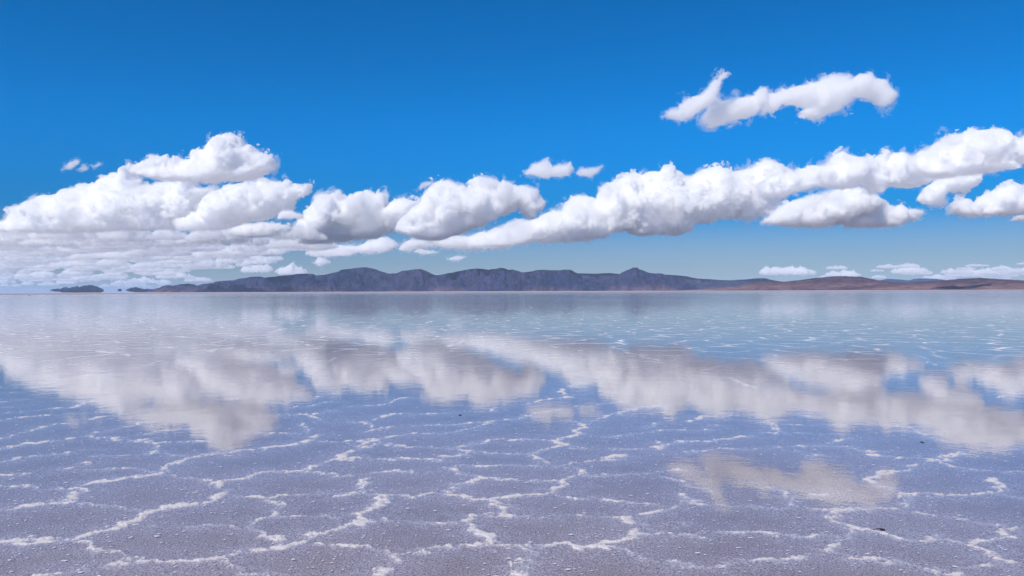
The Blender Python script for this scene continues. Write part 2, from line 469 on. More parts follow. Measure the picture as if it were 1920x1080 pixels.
# ------------------------------------------------------------------ hills and islands
def rock_material(name, low, high, pale, scale):
    m, nt, out = new_mat(name); N = NT(nt)
    geo = N.n('ShaderNodeNewGeometry')
    pos = geo.outputs['Position']
    a = N.noise(pos, 1 / 900.0, 6, .6)
    b = N.noise(pos, 1 / 220.0, 5, .65)
    c = N.mixc(N.remap(a, .38, .62), low + (1,), high + (1,))
    sx = N.n('ShaderNodeSeparateXYZ'); N.l(pos, sx.inputs[0])
    z = N.math('ADD', sx.outputs[2], N.math('MULTIPLY', N.math('SUBTRACT', b, .5), 150.0))
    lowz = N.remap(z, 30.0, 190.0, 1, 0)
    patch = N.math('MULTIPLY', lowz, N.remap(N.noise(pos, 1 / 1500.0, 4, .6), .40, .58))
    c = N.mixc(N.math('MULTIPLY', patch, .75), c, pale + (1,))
    dk = N.remap(b, .36, .64, .6, 1.3)
    mul = N.n('ShaderNodeMix', data_type='RGBA', blend_type='MULTIPLY'); mul.inputs[0].default_value = 1
    N.l(c, mul.inputs[6])
    cc = N.n('ShaderNodeCombineColor'); [N.l(dk, cc.inputs[i]) for i in range(3)]
    N.l(cc.outputs[0], mul.inputs[7])
    d = N.n('ShaderNodeBsdfDiffuse'); N.l(mul.outputs[2], d.inputs['Color'])
    bp = N.n('ShaderNodeBump'); bp.inputs['Strength'].default_value = 1.0; bp.inputs['Distance'].default_value = 75.0
    N.l(N.noise(pos, 1 / 260.0, 7, .65), bp.inputs['Height']); N.l(bp.outputs[0], d.inputs['Normal'])
    N.l(d.outputs[0], out.inputs['Surface'])
    return m
M_ROCK = rock_material('haze_purple_rock', (.020, .032, .100), (.052, .052, .125), (.20, .125, .15), 1)  # rock colour pushed bluer to carry the haze of distance
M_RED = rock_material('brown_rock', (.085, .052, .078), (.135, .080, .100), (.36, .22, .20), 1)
M_BLUE = rock_material('haze_blue_rock', (.014, .056, .16), (.03, .075, .20), (.05, .09, .18), 1)  # blue of the far haze is painted into this rock colour

def fbm2(x, y, seed, oct=5, ridged=False):
    tot = np.zeros(x.shape, np.float32); amp = 1.0; n = 0
    for k in range(oct):
        p = np.stack([x, y, np.full(x.shape, .137 * seed + .31 * k)], -1).astype(np.float32) * (2.0 ** k)
        s = sample(SOFT[(seed + k) % 3], p)
        s = 1 - 2 * np.abs(s) / 1.6 if ridged else s
        tot += s * amp; n += amp; amp *= .5
    return tot / n

def hill(name, prof, dist, mat, label, front=2600.0, back=1500.0, seed=1, step=0.9, rough=1.0):
    """prof: crest line in photograph pixels, stood at dist metres and given real depth and gullied slopes"""
    P = np.array(prof, float)
    px = np.arange(P[0, 0], P[-1, 0] + .01, step)
    py = np.interp(px, P[:, 0], P[:, 1])
    k = fbm2(px / 160.0, px * 0 + .3, seed, 5)
    r = rays(px, py + k * 0.55 * rough)
    X, H = r[:, 0] * dist, np.maximum(CAM_H + r[:, 2] * dist, 0)
    rows = 110
    t = np.concatenate([np.linspace(-1, 0, 80, endpoint=False), np.linspace(0, 1, rows - 80)])
    TT, XX = np.meshgrid(t, X, indexing='ij')
    HH = np.broadcast_to(H, TT.shape)
    wob = fbm2(XX / 9000.0, XX * 0 + .1 * seed, seed + 1, 3) * 350.0 * rough
    # foot of the slope reaches out farther where the crest is higher
    reach = np.where(TT < 0, front, back) * (0.45 + 0.55 * HH / max(H.max(), 1))
    YY = dist + wob * (1 - np.abs(TT)) + TT * reach
    a = np.abs(TT)
    prof_c = np.clip(1 - a, 0, 1) ** 1.35 * .8 + .2 * np.clip(1 - a * a, 0, 1)
    gul = fbm2(XX / 8000.0 + YY / 15000.0, YY / 6500.0, seed + 2, 5, True)
    und = fbm2(XX / 7000.0, YY / 5000.0, seed + 5, 4)
    mod = np.clip(a * (1 - a) * 4, 0, 1) ** .8
    Z = HH * (prof_c + mod * (0.34 * gul + 0.36 * und) * rough)
    Z = np.minimum(Z, HH * (1 - .12 * a))
    Z = np.where(a < 1e-6, HH, Z)
    Z = np.maximum(Z, 0) - 3.0 * (a > .999) 
    v = np.stack([XX, YY, Z], -1).reshape(-1, 3)
    nc = len(px)
    i = (np.arange(rows - 1)[:, None] * nc + np.arange(nc - 1)[None, :]).ravel()
    f = np.stack([i, i + 1, i + nc + 1, i + nc], 1)
    o = link(name, np_mesh(name, v, f), mat)
    return tag(o, label, 'hills' if name == 'hills' else name.split('_')[-1], None, 'structure')

hill('mountain_range', [(285,546),(296,544),(312,540),(330,535),(352,532),(372,537),(380,538.5),(395,534),(415,529),(437,526),(445,528),(460,523),(480,518.5),(490,519),(500,521.5),(515,520),(535,518),(550,515),(575,513.5),(592,514.5),(598,517.5),(610,516),(630,511),(655,505),(675,502.5),(690,502),(705,505),(715,509),(728,513),(745,513),(760,508),(775,505.5),(788,504),(797,507),(807,513),(815,516),(830,515.5),(850,511),(870,506),(890,504),(905,504.5),(915,506.5),(930,504),(938,502),(945,503),(955,506),(960,505.5),(970,509),(980,511.5),(995,510),(1010,506.5),(1030,506),(1045,507),(1068,506),(1075,510),(1083,513),(1090,517),(1100,523),(1115,528),(1135,533),(1160,540),(1185,546)],
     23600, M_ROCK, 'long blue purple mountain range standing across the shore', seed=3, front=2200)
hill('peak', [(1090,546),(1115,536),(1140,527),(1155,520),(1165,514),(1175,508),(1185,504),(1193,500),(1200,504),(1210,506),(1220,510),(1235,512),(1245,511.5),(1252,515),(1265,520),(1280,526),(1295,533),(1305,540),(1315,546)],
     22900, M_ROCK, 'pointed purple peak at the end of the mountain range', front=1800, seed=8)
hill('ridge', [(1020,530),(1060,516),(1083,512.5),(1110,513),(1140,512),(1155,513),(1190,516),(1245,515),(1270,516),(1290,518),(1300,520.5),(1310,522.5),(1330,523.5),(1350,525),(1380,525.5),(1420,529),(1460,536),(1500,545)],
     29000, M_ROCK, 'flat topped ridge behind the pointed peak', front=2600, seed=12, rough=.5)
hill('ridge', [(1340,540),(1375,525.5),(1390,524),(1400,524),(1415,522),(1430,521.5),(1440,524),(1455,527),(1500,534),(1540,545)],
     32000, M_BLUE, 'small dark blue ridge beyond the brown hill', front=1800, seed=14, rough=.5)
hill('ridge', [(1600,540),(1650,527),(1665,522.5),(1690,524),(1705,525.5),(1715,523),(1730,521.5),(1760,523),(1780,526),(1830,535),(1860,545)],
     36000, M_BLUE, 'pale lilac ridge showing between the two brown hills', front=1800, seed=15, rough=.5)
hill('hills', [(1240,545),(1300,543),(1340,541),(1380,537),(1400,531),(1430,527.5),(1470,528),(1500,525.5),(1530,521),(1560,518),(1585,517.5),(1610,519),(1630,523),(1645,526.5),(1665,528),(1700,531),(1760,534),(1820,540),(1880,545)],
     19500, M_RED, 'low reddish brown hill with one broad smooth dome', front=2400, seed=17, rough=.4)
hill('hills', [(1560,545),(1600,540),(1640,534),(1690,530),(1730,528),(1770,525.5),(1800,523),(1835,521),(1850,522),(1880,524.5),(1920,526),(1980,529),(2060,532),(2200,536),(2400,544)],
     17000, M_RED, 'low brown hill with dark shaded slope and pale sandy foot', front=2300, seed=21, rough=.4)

def island(poly, dist, label, seed, name='island'):
    """far islands lifted off the water by the mirage: closed rocky bodies whose ends taper to points"""
    global OCT
    keep = OCT; OCT = [(6.0, .30), (2.6, .35)]
    v, q, (bu, bv) = cloud_mesh(name, poly, vox=0.45, depth=2.0, seed=seed, flat=.4)
    OCT = keep
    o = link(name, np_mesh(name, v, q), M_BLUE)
    r = rays(bu, bv)
    o.location = (r[0] * dist, dist, CAM_H + r[2] * dist); o.scale = (dist / FPX,) * 3
    return tag(o, label, 'island', None, 'structure')
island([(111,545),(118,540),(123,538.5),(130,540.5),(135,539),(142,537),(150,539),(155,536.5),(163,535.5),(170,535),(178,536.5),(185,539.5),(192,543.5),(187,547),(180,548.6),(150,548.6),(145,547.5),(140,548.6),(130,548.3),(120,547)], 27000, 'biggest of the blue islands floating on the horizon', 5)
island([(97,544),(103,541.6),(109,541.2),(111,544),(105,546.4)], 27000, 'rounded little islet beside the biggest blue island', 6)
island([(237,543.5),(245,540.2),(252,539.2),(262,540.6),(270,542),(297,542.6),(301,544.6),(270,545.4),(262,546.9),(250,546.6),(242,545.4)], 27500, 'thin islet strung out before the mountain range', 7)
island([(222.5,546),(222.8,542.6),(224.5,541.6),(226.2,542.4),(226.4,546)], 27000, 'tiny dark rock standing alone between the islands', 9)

# ------------------------------------------------------------------ haze
m, nt, out = new_mat('haze'); N = NT(nt)
pv = N.n('ShaderNodeVolumePrincipled')
pv.inputs['Color'].default_value = (.60, .77, 1.0, 1)
pv.inputs['Density'].default_value = 0.95e-5
pv.inputs['Anisotropy'].default_value = 0.0
N.l(pv.outputs[0], out.inputs['Volume'])
E, TOP = 300000.0, 1050.0
bx = np.array([(x, y, z) for z in (-1.5, TOP) for y in (-E, E) for x in (-E, E)], float)
bf = np.array([(0, 2, 3, 1), (4, 5, 7, 6), (0, 1, 5, 4), (2, 6, 7, 3), (0, 4, 6, 2), (1, 3, 7, 5)])
tag(link('haze', np_mesh('haze', bx, bf, False), m), 'thin blue air over the far shore', 'haze', None, 'stuff')

# ------------------------------------------------------------------ the salt flat: polygons of salt ridges under a film of water
S1, S2, S3 = T(0, 820, 3), T(640, 820, 3), T(1280, 820, 3)
Q1, Q2, Q3, Q4 = T(0, 640, 4), T(480, 640, 4), T(960, 640, 4), T(1440, 640, 4)
RIDGES = [
 (S1, 1.0, [(0,405),(180,375),(400,350),(430,310),(400,280),(520,255),(700,228),(880,208),(960,150),(1060,115),(1200,92),(1400,75),(1600,40),(1760,10)]),
 (S1, .6, [(0,270),(200,285),(400,285)]), (S1, .7, [(0,215),(200,200),(420,175),(500,150),(530,130)]),
 (S1, .4, [(500,175),(700,175),(880,190)]), (S1, .7, [(0,135),(200,105),(240,95),(350,90),(440,72),(530,65)]),
 (S1, .8, [(0,70),(100,45),(250,25),(400,5)]), (S1, .6, [(650,5),(850,20),(900,45),(880,85)]),
 (S1, .5, [(880,90),(700,100),(500,105)]), (S1, .5, [(880,90),(1000,100),(1100,98)]), (S1, .45, [(880,210),(960,215),(1080,230),(1200,240)]),
 (S1, 1.0, [(0,580),(200,575),(420,560),(520,535),(700,500),(800,460),(850,410),(960,385),(1160,360),(1260,320),(1300,300),(1210,255),(1300,235),(1400,215),(1500,190),(1720,188),(1800,150),(1880,120),(1920,100)]),
 (S1, .5, [(430,360),(600,375),(830,405)]), (S1, .6, [(1300,325),(1500,325),(1700,325),(1920,305)]),
 (S1, .6, [(1530,340),(1590,380),(1580,430),(1490,450),(1400,490),(1340,500)]), (S1, .5, [(800,490),(1000,495),(1200,495),(1340,498),(1450,530),(1600,560)]),
 (S1, .5, [(1580,440),(1700,450),(1920,438)]), (S1, .5, [(1720,190),(1800,200),(1920,205)]),
 (S1, .95, [(200,780),(450,750),(700,710),(850,690),(1100,690),(1300,670),(1450,635),(1600,605),(1700,570),(1800,530),(1920,510)]),
 (S1, .45, [(480,575),(560,620),(680,670),(780,700)]), (S1, .5, [(1280,700),(1350,735),(1450,760),(1560,780)]),
 (S1, .5, [(1600,575),(1640,590),(1600,605)]), (S1, .4, [(1780,590),(1920,605)]),
 (S2, .9, [(0,115),(80,70),(150,25),(230,5)]), (S2, .5, [(230,20),(400,55),(660,60),(850,10),(920,0)]),
 (S2, .7, [(660,65),(740,75),(720,95),(600,105),(540,125),(350,120),(150,115),(0,120)]),
 (S2, .7, [(740,85),(900,90),(1040,88),(1130,70),(1220,50),(1270,35)]), (S2, .7, [(1080,100),(1140,125),(1200,150),(1300,145),(1400,130),(1520,115),(1600,90)]),
 (S2, .5, [(1280,55),(1450,65),(1600,65),(1780,60)]), (S2, 1.0, [(1760,25),(1820,40),(1800,70)]),
 (S2, .7, [(0,215),(100,205),(280,195),(460,195),(560,180),(610,158),(800,160),(1000,158),(1220,148)]),
 (S2, .8, [(620,180),(720,210),(790,225),(740,250),(660,275),(600,300),(420,315),(260,315),(110,305)]),
 (S2, .8, [(140,225),(110,250),(80,300),(0,320)]), (S2, .5, [(790,230),(950,232),(1240,240),(1320,215),(1400,215),(1600,205),(1780,205),(1920,180)]),
 (S2, .7, [(1320,165),(1370,190),(1400,215)]), (S2, .95, [(1250,240),(1240,280),(1180,305),(1040,320),(860,345)]),
 (S2, .9, [(600,310),(700,330),(850,350),(900,385),(940,410),(900,430),(760,450),(720,490),(750,530),(810,560),(850,595)]),
 (S2, 1.0, [(260,320),(200,345),(200,385),(120,420),(110,460),(60,495),(0,510)]), (S2, .5, [(110,470),(300,470),(500,475),(700,485)]),
 (S2, .5, [(940,430),(1100,435),(1300,435),(1500,445),(1660,440)]), (S2, .9, [(1660,440),(1740,430),(1830,400),(1880,385)]),
 (S2, .5, [(1240,320),(1400,335),(1600,360),(1740,370),(1880,375)]), (S2, 1.0, [(1600,450),(1690,500),(1650,540),(1560,575),(1450,600)]),
 (S2, .6, [(1450,600),(1250,605),(1060,605),(880,600),(750,605),(600,620),(450,640),(300,650)]), (S2, .5, [(0,605),(140,620),(290,645)]),
 (S2, .95, [(300,650),(290,690),(230,720),(210,780)]), (S2, .9, [(930,600),(1060,630),(1080,650),(1030,720),(990,780),(950,860)]),
 (S2, .5, [(1500,610),(1620,640),(1760,690),(1920,695)]), (S2, .5, [(1690,500),(1780,485),(1920,480)]), (S2, .4, [(1700,545),(1920,530)]),
 (S2, .8, [(1920,310),(1900,330),(1920,370)]), (S2, .5, [(1800,220),(1920,245)]),
 (S3, .9, [(0,320),(30,365),(90,372)]), (S3, .5, [(90,375),(330,380),(500,395),(700,395),(860,400)]), (S3, .4, [(0,260),(80,290),(120,290)]),
 (S3, .6, [(480,285),(560,300),(600,340),(600,375)]), (S3, .8, [(730,310),(800,320),(860,305)]),
 (S3, .85, [(870,400),(850,440),(880,475),(960,500),(985,520)]), (S3, .55, [(985,520),(900,550),(870,600),(850,640),(700,655),(500,690),(300,715),(130,735),(0,720)]),
 (S3, .55, [(1000,520),(1080,520),(1160,545),(1300,570),(1500,580),(1660,580),(1750,555),(1900,510),(1920,500)]),
 (S3, 1.0, [(1660,600),(1700,625),(1740,650),(1800,680),(1860,705)]), (S3, .5, [(860,650),(1000,680),(1200,700),(1350,730),(1470,760),(1520,780)]),
 (S3, .55, [(1470,760),(1600,730),(1750,700),(1860,705),(1920,705)]),
 (S3, .7, [(860,400),(1000,395),(1180,390),(1230,375),(1260,345),(1290,325),(1450,320),(1600,315),(1740,300),(1790,270),(1770,235)]),
 (S3, .5, [(1190,395),(1300,405),(1450,440),(1600,465),(1750,490),(1900,495)]), (S3, .85, [(1060,245),(1120,275),(1200,300),(1290,320)]),
 (S3, .8, [(1060,240),(1130,195),(1250,175),(1380,140),(1440,125),(1460,105),(1540,90),(1600,85)]), (S3, .5, [(1440,130),(1500,155),(1620,180),(1760,185),(1920,190)]),
 (S3, .6, [(1030,75),(1080,85),(1100,100),(1200,110),(1400,120)]), (S3, .45, [(1030,75),(900,45),(700,40),(500,50),(300,65),(100,75),(0,80)]),
 (S3, .6, [(850,20),(910,10),(930,0)]), (S3, .4, [(650,75),(800,100),(700,115)]), (S3, .4, [(1740,310),(1920,335)]),
 (S3, .45, [(0,545),(200,530),(420,535),(600,545),(850,550)]), (S3, 1.0, [(1365,555),(1410,560)]),
 (Q1, .8, [(0,535),(180,525),(400,505),(560,490),(600,470),(740,435)]), (Q1, .7, [(0,590),(120,575),(300,555),(500,550),(640,535),(750,525)]),
 (Q1, .6, [(0,495),(180,480)]), (Q1, .5, [(0,455),(200,435)]), (Q1, .75, [(0,725),(100,700),(240,670),(340,635),(450,615),(600,600),(720,570),(860,555)]),
 (Q1, .75, [(20,805),(100,775),(230,755),(420,740),(560,720),(680,700),(720,680),(860,655),(1000,630),(1080,600)]),
 (Q1, .5, [(700,690),(690,715),(900,720),(1080,700),(1200,670),(1300,665),(1460,650)]), (Q1, .6, [(450,850),(540,825),(700,805)]),
 (Q1, .6, [(1000,745),(1160,760),(1200,780),(1160,830)]), (Q1, .45, [(1160,760),(1400,745),(1580,740)]), (Q1, .4, [(0,385),(200,380),(400,370)]),
 (Q1, .4, [(0,345),(150,340)]), (Q1, .4, [(650,215),(800,205),(960,195),(1080,185),(1280,155)]), (Q1, .4, [(560,250),(800,245),(960,240)]), (Q1, .7, [(1480,845),(1700,840),(1920,810)]),
 (Q2, .8, [(0,820),(140,790),(300,770),(430,735),(470,700)]), (Q2, .6, [(430,430),(520,395),(680,375)]), (Q2, .6, [(260,490),(430,480),(520,455),(600,445)]),
 (Q2, .8, [(100,555),(280,548),(420,555),(520,530),(600,510)]), (Q2, .55, [(420,560),(480,590),(400,605),(350,630),(400,660),(380,680),(300,685),(0,690)]),
 (Q2, .5, [(480,600),(640,595),(820,600),(870,620),(900,640)]), (Q2, .8, [(820,600),(900,580),(980,560),(1030,545),(1200,545),(1400,540),(1520,530)]),
 (Q2, .6, [(840,680),(940,650),(1030,638),(1200,635),(1500,620),(1700,605)]), (Q2, .6, [(720,485),(900,480),(1000,465),(1080,430),(1160,420)]),
 (Q2, .85, [(850,750),(920,740),(960,715),(1060,700),(1300,690),(1500,685),(1600,655),(1720,620),(1800,590),(1920,580)]), (Q2, .45, [(500,745),(700,745),(850,748)]),
 (Q2, .6, [(640,865),(660,850),(760,810),(860,790),(930,760)]), (Q2, .5, [(960,770),(1100,790),(1300,795),(1500,790),(1650,750),(1850,720)]),
 (Q2, .65, [(1380,860),(1500,850),(1580,825),(1640,825)]), (Q2, .6, [(1780,510),(1790,490),(1760,525)]), (Q2, .4, [(430,330),(480,310)]),
 (Q3, .75, [(0,580),(60,575),(130,545),(240,525),(370,505)]), (Q3, .85, [(130,470),(220,440),(320,430),(440,420),(400,390),(370,375),(400,350),(470,325),(520,315)]),
 (Q3, .5, [(480,395),(640,385),(780,380)]), (Q3, .55, [(480,490),(660,470),(740,455),(820,450)]), (Q3, .8, [(520,600),(640,580),(740,550),(860,525),(910,500)]),
 (Q3, .5, [(910,495),(1040,485),(1100,480)]), (Q3, .75, [(510,600),(540,620),(570,640)]), (Q3, .8, [(570,640),(480,670),(510,695),(420,715),(330,735),(0,735)]),
 (Q3, .8, [(330,740),(390,770),(300,800),(220,815),(100,835),(0,835)]), (Q3, .5, [(520,695),(700,710),(900,700),(1000,680),(1090,670),(1300,665),(1500,660)]),
 (Q3, .45, [(1010,650),(1060,610),(1120,605)]), (Q3, .5, [(420,770),(560,790),(800,805),(1050,800)]), (Q3, .9, [(1050,750),(1100,760),(1150,770),(1110,800)]),
 (Q3, .75, [(1060,750),(1150,760),(1300,745),(1500,740),(1640,725),(1740,710),(1900,680)]), (Q3, .65, [(1340,600),(1420,565),(1600,560),(1700,550)]),
 (Q3, .6, [(1640,270),(1720,310),(1820,350)]), (Q3, .85, [(760,870),(840,860),(860,840)]), (Q3, .6, [(180,860),(240,880)]), (Q3, .4, [(1490,630),(1560,630)]),
 (Q4, .85, [(0,590),(60,620),(90,660),(60,690)]), (Q4, .65, [(480,760),(550,735),(590,715)]), (Q4, .6, [(240,545),(290,560)]), (Q4, 1.0, [(1080,650),(1120,680),(1180,705)]),
 (Q4, .6, [(1180,705),(1280,735),(1370,755)]), (Q4, .85, [(740,820),(790,825),(800,850)]), (Q4, .7, [(1300,870),(1380,845),(1480,835)]),
 (Q4, .4, [(0,790),(60,790),(200,780),(700,790)]), (Q4, .4, [(100,620),(400,625),(600,620)]), (Q4, .4, [(0,680),(200,690),(480,690)]), (Q4, .5, [(300,860),(360,850),(440,860)]),
 (Q4, .5, [(1830,780),(1880,805)]), (Q4, .6, [(960,260),(1040,280)]), (Q4, .5, [(740,235),(790,240)]), (Q4, .4, [(1100,100),(1180,125),(1220,170),(1330,185)]), (Q4, .4, [(1720,420),(1920,380)]),
]
# polar sheet: rings close together near the camera, reaching to the horizon
inv = np.linspace(1 / 2.2, 1 / 60.0, 760)
rad = np.concatenate([[0.02, .6, 1.2, 1.8], 1 / inv, np.geomspace(62, 300000, 60)])
az0, az1 = -R(52), R(52)
az = np.concatenate([np.linspace(-math.pi, az0, 40, endpoint=False), np.linspace(az0, az1, 1700), np.linspace(az1, math.pi, 41)[1:-1]])
na, nr = len(az), len(rad)
RR, AA = np.meshgrid(rad, az, indexing='ij')
GX, GY = RR * np.sin(AA), RR * np.cos(AA)
ridge = np.zeros((nr, na), np.float32); halo = np.zeros((nr, na), np.float32)
# ragged edges: look the lines up at slightly displaced places
n1 = fbm2(GX / 2.4, GY / 2.4, 2, 5); n2 = fbm2(GX / 2.4, GY / 2.4, 5, 5); n3 = fbm2(GX / 1.7, GY / 1.7, 7, 6)
n4 = fbm2(GX / .5, GY / .5, 3, 4); n5 = fbm2(GX / .5, GY / .5, 6, 4)
LX, LY = GX + n1 * .04 + n4 * .022, GY + n2 * .06 + n5 * .022
for tr, st, pts in RIDGES:
    w = ground(*np.array(tr(pts)).T)
    for (x0, y0), (x1, y1) in zip(w[:-1], w[1:]):
        d0, d1 = math.hypot(x0, y0), math.hypot(x1, y1)
        far = max(d0, d1)
        reach = 0.55 + 0.02 * far
        i0, i1 = np.searchsorted(rad, (min(d0, d1) * .995 - reach, far + reach))
        t0, t1 = sorted((math.atan2(x0, y0), math.atan2(x1, y1)))
        e = reach / max(min(d0, d1), 1)
        j0, j1 = np.searchsorted(az, (t0 - e, t1 + e))
        sl = (slice(i0, i1), slice(j0, j1))
        dx, dy = x1 - x0, y1 - y0
        t = np.clip(((LX[sl] - x0) * dx + (LY[sl] - y0) * dy) / max(dx * dx + dy * dy, 1e-9), 0, 1)
        d = np.hypot(LX[sl] - x0 - t * dx, LY[sl] - y0 - t * dy)
        wd = (0.024 + 0.0021 * far) * (.6 + .55 * st); s2 = .52 + .42 * st
        ridge[sl] = np.maximum(ridge[sl], s2 * np.exp(-(d / wd) ** 2))
        halo[sl] = np.maximum(halo[sl], s2 * np.exp(-(d / (wd * 7.5)) ** 1.2))
crest = np.clip(ridge * (1.0 + .42 * n3 + .4 * n4) - .08, 0, 1)
GZ = -0.011 + 0.0062 * halo + 0.0112 * crest + .0012 * n1 + .0008 * n4
GZ[RR > 60] = -0.011
# beyond the last shallow pools the crust lies dry, just above the water
v = np.stack([GX, GY, GZ], -1).reshape(-1, 3)
i, j = np.meshgrid(np.arange(nr - 1), np.arange(na), indexing='ij')
jn = (j + 1) % na
f = np.stack([i * na + j, i * na + jn, (i + 1) * na + jn, (i + 1) * na + j], -1).reshape(-1, 4)
salt_me = np_mesh('salt_flat', v, f)
for nm, arr in (('ridge', crest), ('halo', halo)):
    at = salt_me.attributes.new(nm, 'FLOAT', 'POINT')
    at.data.foreach_set('value', arr.astype(np.float32).ravel())

def polygons_nodes(N, pos):
    """(ridge, halo) of the salt polygons that lie farther out than the modelled ones"""
    w = N.n('ShaderNodeVectorMath', operation='MULTIPLY_ADD')
    nz = N.noise(pos, .45, 4, .6, out=1)
    sub = N.n('ShaderNodeVectorMath', operation='SUBTRACT'); N.l(nz, sub.inputs[0]); sub.inputs[1].default_value = (.5, .5, .5)
    N.l(sub.outputs[0], w.inputs[0]); w.inputs[1].default_value = (1.5, 1.5, 0); N.l(pos, w.inputs[2])
    v = N.n('ShaderNodeTexVoronoi', feature='DISTANCE_TO_EDGE', voronoi_dimensions='2D')
    v.inputs['Scale'].default_value = .62
    N.l(w.outputs[0], v.inputs['Vector'])
    return v.outputs['Distance']

m, nt, out = new_mat('salt'); N = NT(nt)
geo = N.n('ShaderNodeNewGeometry'); pos = geo.outputs['Position']
ra = N.n('ShaderNodeAttribute', attribute_name='ridge'); ha = N.n('ShaderNodeAttribute', attribute_name='halo')
dist = N.n('ShaderNodeVectorMath', operation='LENGTH'); N.l(pos, dist.inputs[0])
dv = dist.outputs['Value']
farw = N.remap(dv, 13.0, 26.0, 0, 1, True)
vd = polygons_nodes(N, pos)
brk = N.noise(pos, .8, 5, .65)
r2 = N.math('MULTIPLY', N.remap(vd, .0, .055, 1, 0, True), N.remap(brk, .42, .62, .15, 1))
h2 = N.remap(vd, .0, .2, 1, 0, True)
ridge_s = N.math('MAXIMUM', ra.outputs['Fac'], N.math('MULTIPLY', r2, farw))
halo_s = N.math('MAXIMUM', ha.outputs['Fac'], N.math('MULTIPLY', h2, N.math('MULTIPLY', farw, .7)))
g1 = N.noise(pos, 95.0, 3, .75); g2 = N.noise(pos, 5.0, 4, .6); g3 = N.noise(pos, .55, 3, .5)
cell = N.mixc(N.remap(g3, .35, .65), (.32, .24, .232, 1), (.42, .325, .30, 1))
cell = N.mixc(N.remap(g2, .3, .7, 0, .5), cell, (.40, .34, .345, 1))
c = N.mixc(N.math('MULTIPLY', halo_s, N.remap(g2, .3, .7, .6, 1.0)), cell, (.52, .45, .48, 1))
rust = N.math('MULTIPLY', N.remap(ha.outputs['Fac'], .55, .9), N.remap(N.noise(pos, 1.1, 4, .6), .52, .66, 0, .5))
c = N.mixc(rust, c, (.50, .38, .38, 1))
grain = N.remap(g1, .36, .64, .38, 1.65)
cc = N.n('ShaderNodeCombineColor'); [N.l(grain, cc.inputs[k]) for k in range(3)]
mu = N.n('ShaderNodeMix', data_type='RGBA', blend_type='MULTIPLY'); mu.inputs[0].default_value = 1
N.l(c, mu.inputs[6]); N.l(cc.outputs[0], mu.inputs[7])
c = N.mixc(N.remap(N.math('ADD', ridge_s, N.math('MULTIPLY', N.math('SUBTRACT', N.noise(pos, 38.0, 5, .75), .5), 1.15)), .08, .90), mu.outputs[2], (.73, .69, .69, 1))
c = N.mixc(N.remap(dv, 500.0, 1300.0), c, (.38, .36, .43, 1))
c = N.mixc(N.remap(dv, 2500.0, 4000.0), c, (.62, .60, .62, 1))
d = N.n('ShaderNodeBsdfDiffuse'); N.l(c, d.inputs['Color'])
bp = N.n('ShaderNodeBump'); bp.inputs['Strength'].default_value = .5; bp.inputs['Distance'].default_value = .01
N.l(N.noise(pos, 60.0, 5, .7), bp.inputs['Height']); N.l(bp.outputs[0], d.inputs['Normal'])
N.l(d.outputs[0], out.inputs['Surface'])
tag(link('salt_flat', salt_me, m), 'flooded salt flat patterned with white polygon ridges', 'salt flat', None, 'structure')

# the film of water: ends in the distance where the crust lies dry
wr = np.concatenate([[.02], np.geomspace(.5, 900, 90), [1050]])
wa = np.linspace(-math.pi, math.pi, 360, endpoint=False)
WR, WA = np.meshgrid(wr, wa, indexing='ij')
edge = 1 + .22 * fbm2(np.cos(WA) * .9, np.sin(WA) * .9, 4, 5)
WR = WR * (1 + (edge - 1) * np.clip(WR / 900, 0, 1) ** 2)
v = np.stack([WR * np.sin(WA), WR * np.cos(WA), np.zeros_like(WR)], -1).reshape(-1, 3)
i, j = np.meshgrid(np.arange(len(wr) - 1), np.arange(360), indexing='ij'); jn = (j + 1) % 360
f = np.stack([i * 360 + j, i * 360 + jn, (i + 1) * 360 + jn, (i + 1) * 360 + j], -1).reshape(-1, 4)
m, nt, out = new_mat('water'); N = NT(nt)
geo = N.n('ShaderNodeNewGeometry'); pos = geo.outputs['Position']
dist = N.n('ShaderNodeVectorMath', operation='LENGTH'); N.l(pos, dist.inputs[0]); dv = dist.outputs['Value']
tr = N.n('ShaderNodeBsdfTransparent'); tr.inputs['Color'].default_value = (.93, .95, .98, 1)
gl = N.n('ShaderNodeBsdfGlossy'); gl.distribution = 'GGX'; gl.inputs['Color'].default_value = (1, 1, 1, 1)
bnd = N.noise(pos, .02, 5, .6)
rough = N.math('ADD', N.remap(dv, 5.0, 120.0, .024, .075), N.remap(bnd, .4, .7, 0, .02))
N.l(rough, gl.inputs['Roughness'])
bp0 = N.n('ShaderNodeBump'); bp0.inputs['Strength'].default_value = 1; bp0.inputs['Distance'].default_value = .0012
N.l(N.noise(pos, 2.6, 3, .6), bp0.inputs['Height'])
bp = N.n('ShaderNodeBump'); bp.inputs['Strength'].default_value = 1; bp.inputs['Distance'].default_value = .00016
N.l(N.noise(pos, 24.0, 3, .6), bp.inputs['Height']); N.l(bp0.outputs[0], bp.inputs['Normal']); N.l(bp.outputs[0], gl.inputs['Normal'])
fr = N.n('ShaderNodeFresnel'); N.l(N.remap(geo.outputs['Backfacing'], 0, 1, 1.38, 1 / 1.38), fr.inputs['IOR'])   # same reflectance for light that comes up through the sheet
mx = N.n('ShaderNodeMixShader'); N.l(fr.outputs[0], mx.inputs[0]); N.l(tr.outputs[0], mx.inputs[1]); N.l(gl.outputs[0], mx.inputs[2])
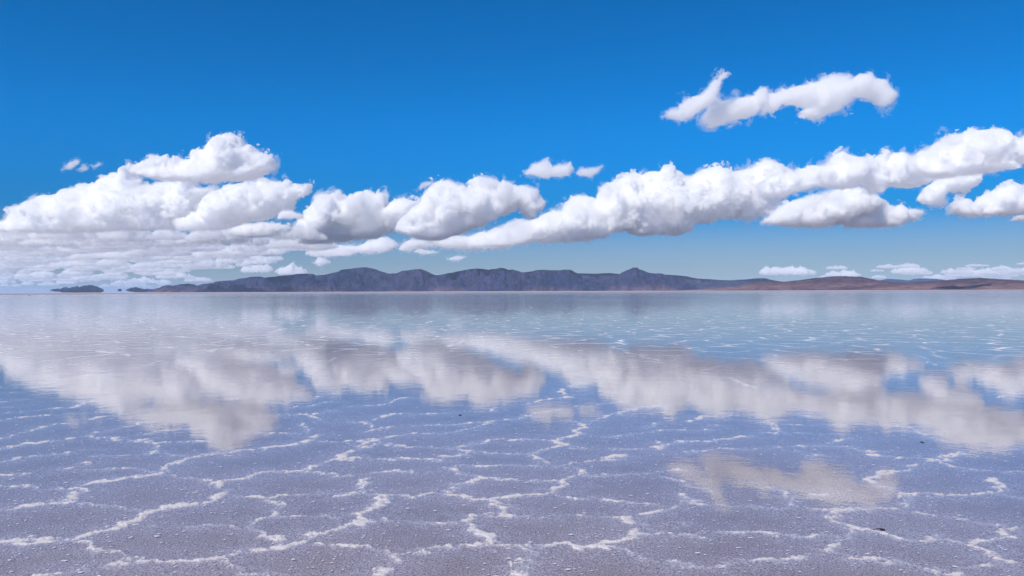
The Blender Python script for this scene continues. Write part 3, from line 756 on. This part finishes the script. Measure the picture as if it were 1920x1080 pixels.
# flakes and scraps of floating salt crust
def flakes(scale, lo, hi, seed):
    vo = N.n('ShaderNodeTexVoronoi', voronoi_dimensions='3D'); vo.inputs['Scale'].default_value = scale
    mp = N.n('ShaderNodeMapping'); mp.inputs['Location'].default_value = (seed, seed * 2.3, 0); mp.inputs['Scale'].default_value = (.7, 1, 1)
    N.l(pos, mp.inputs['Vector'])
    wv = N.n('ShaderNodeVectorMath', operation='MULTIPLY_ADD'); N.l(N.noise(pos, scale * 2.5, 3, .6, out=1), wv.inputs[0])
    wv.inputs[1].default_value = (.5 / scale,) * 3; N.l(mp.outputs[0], wv.inputs[2])
    N.l(wv.outputs[0], vo.inputs['Vector'])
    sc = N.n('ShaderNodeSeparateColor'); N.l(vo.outputs['Color'], sc.inputs[0])
    size = N.remap(sc.outputs[0], .72, 1.0, 0.0, hi)
    return N.math('GREATER_THAN', N.math('SUBTRACT', size, vo.outputs['Distance']), lo)
fl = N.math('MAXIMUM', flakes(21.0, .12, .38, 3.1), flakes(46.0, .10, .42, 7.7))
scraps = N.math('MULTIPLY', flakes(2.6, .10, .42, 5.5), N.remap(dv, 14.0, 30.0))
vd = polygons_nodes(N, pos)
brk = N.noise(pos, .8, 5, .65)
dry = N.math('MULTIPLY', N.math('MULTIPLY', N.remap(vd, .02, .085, 1, 0), N.remap(brk, .42, .58)), N.remap(dv, 13.0, 26.0))
dry = N.math('MULTIPLY', dry, N.remap(dv, 40.0, 120.0, 1, .35))
crust = N.math('MAXIMUM', N.math('MULTIPLY', fl, .85), N.math('MULTIPLY', dry, .9))
shoal = N.math('MULTIPLY', N.remap(dv, 240.0, 800.0, 0, .75), N.remap(N.noise(pos, .012, 6, .65), .38, .60, .25, 1))
crust = N.math('MAXIMUM', N.math('MAXIMUM', crust, shoal), N.math('MULTIPLY', scraps, .8))
df = N.n('ShaderNodeBsdfDiffuse'); N.l(N.mixc(N.math('MAXIMUM', fl, N.math('MAXIMUM', scraps, dry)), (.50, .47, .52, 1), (.88, .86, .87, 1)), df.inputs['Color'])
m2 = N.n('ShaderNodeMixShader'); N.l(crust, m2.inputs[0]); N.l(mx.outputs[0], m2.inputs[1]); N.l(df.outputs[0], m2.inputs[2])
N.l(m2.outputs[0], out.inputs['Surface'])
tag(link('water', np_mesh('water', v, f), m), 'still film of water mirroring the clouds', 'water', None, 'structure')

# ------------------------------------------------------------------ dark stones, and a lump for a salt hole, in the film of water
m, nt, out = new_mat('dark_stone'); N = NT(nt)
d = N.n('ShaderNodeBsdfDiffuse'); geo = N.n('ShaderNodeNewGeometry')
N.l(N.mixc(N.remap(N.noise(geo.outputs['Position'], 60.0, 4, .6), .3, .7), (.012, .014, .02, 1), (.05, .05, .06, 1)), d.inputs['Color'])
N.l(d.outputs[0], out.inputs['Surface'])
def stone(px, py, sx, sy, sz, label, seed, name='stone', rot=0):
    import bmesh
    bm = bmesh.new(); bmesh.ops.create_icosphere(bm, subdivisions=4, radius=1.0)
    P = np.array([w.co for w in bm.verts])
    k = 1 + .22 * sample(SOFT[seed % 3], (P * .12 + seed * .37).astype(np.float32)) + .12 * sample(SOFT[(seed + 1) % 3], (P * .3 + seed).astype(np.float32))
    for w, kk in zip(bm.verts, k):
        w.co = Vector((w.co.x * sx * kk, w.co.y * sy * kk, w.co.z * sz * kk))
    me = bpy.data.meshes.new(name); bm.to_mesh(me); bm.free()
    for p in me.polygons: p.use_smooth = True
    o = link(name, me, m)
    g = ground(px, py); o.location = (g[0], g[1], sz * .3); o.rotation_euler = (0, 0, rot)
    tag(o, label, 'stone', 'dark stones in the shallow water')
    return o
st = stone(1655, 993.5, .011, .016, .006, 'black lump for a small hole in the salt, with a thin crooked twig, nearest the camera', 1)  # solid lump stands in for what is likely a small salt hole
import bmesh
bm = bmesh.new()
g0 = np.array(st.location)
tw = [ground(1655, 993) , ground(1649, 992.2), ground(1644, 992), ground(1640, 994), ground(1637, 995)]
ring = []
for k, g in enumerate(tw):
    rr = .0035 - .0005 * k
    ring.append([bm.verts.new((g[0] - g0[0], g[1] - g0[1] + rr * math.cos(a), .003 + rr * math.sin(a))) for a in (0, 1.26, 2.51, 3.77, 5.03)])
for a, b in zip(ring[:-1], ring[1:]):
    for k in range(5):
        bm.faces.new((a[k], a[(k + 1) % 5], b[(k + 1) % 5], b[k]))
me = bpy.data.meshes.new('twig'); bm.to_mesh(me); bm.free()
link('twig', me, m, st)
stone(1728, 829, .013, .028, .004, 'flat dark stone by a white salt scrap under the reflected clouds', 2)
stone(863, 778.5, .016, .03, .004, 'lone flat dark stone in open blue water', 3)
stone(55, 554.5, .3, .3, .2, 'far dark boulder in the pale water below the islands', 4)
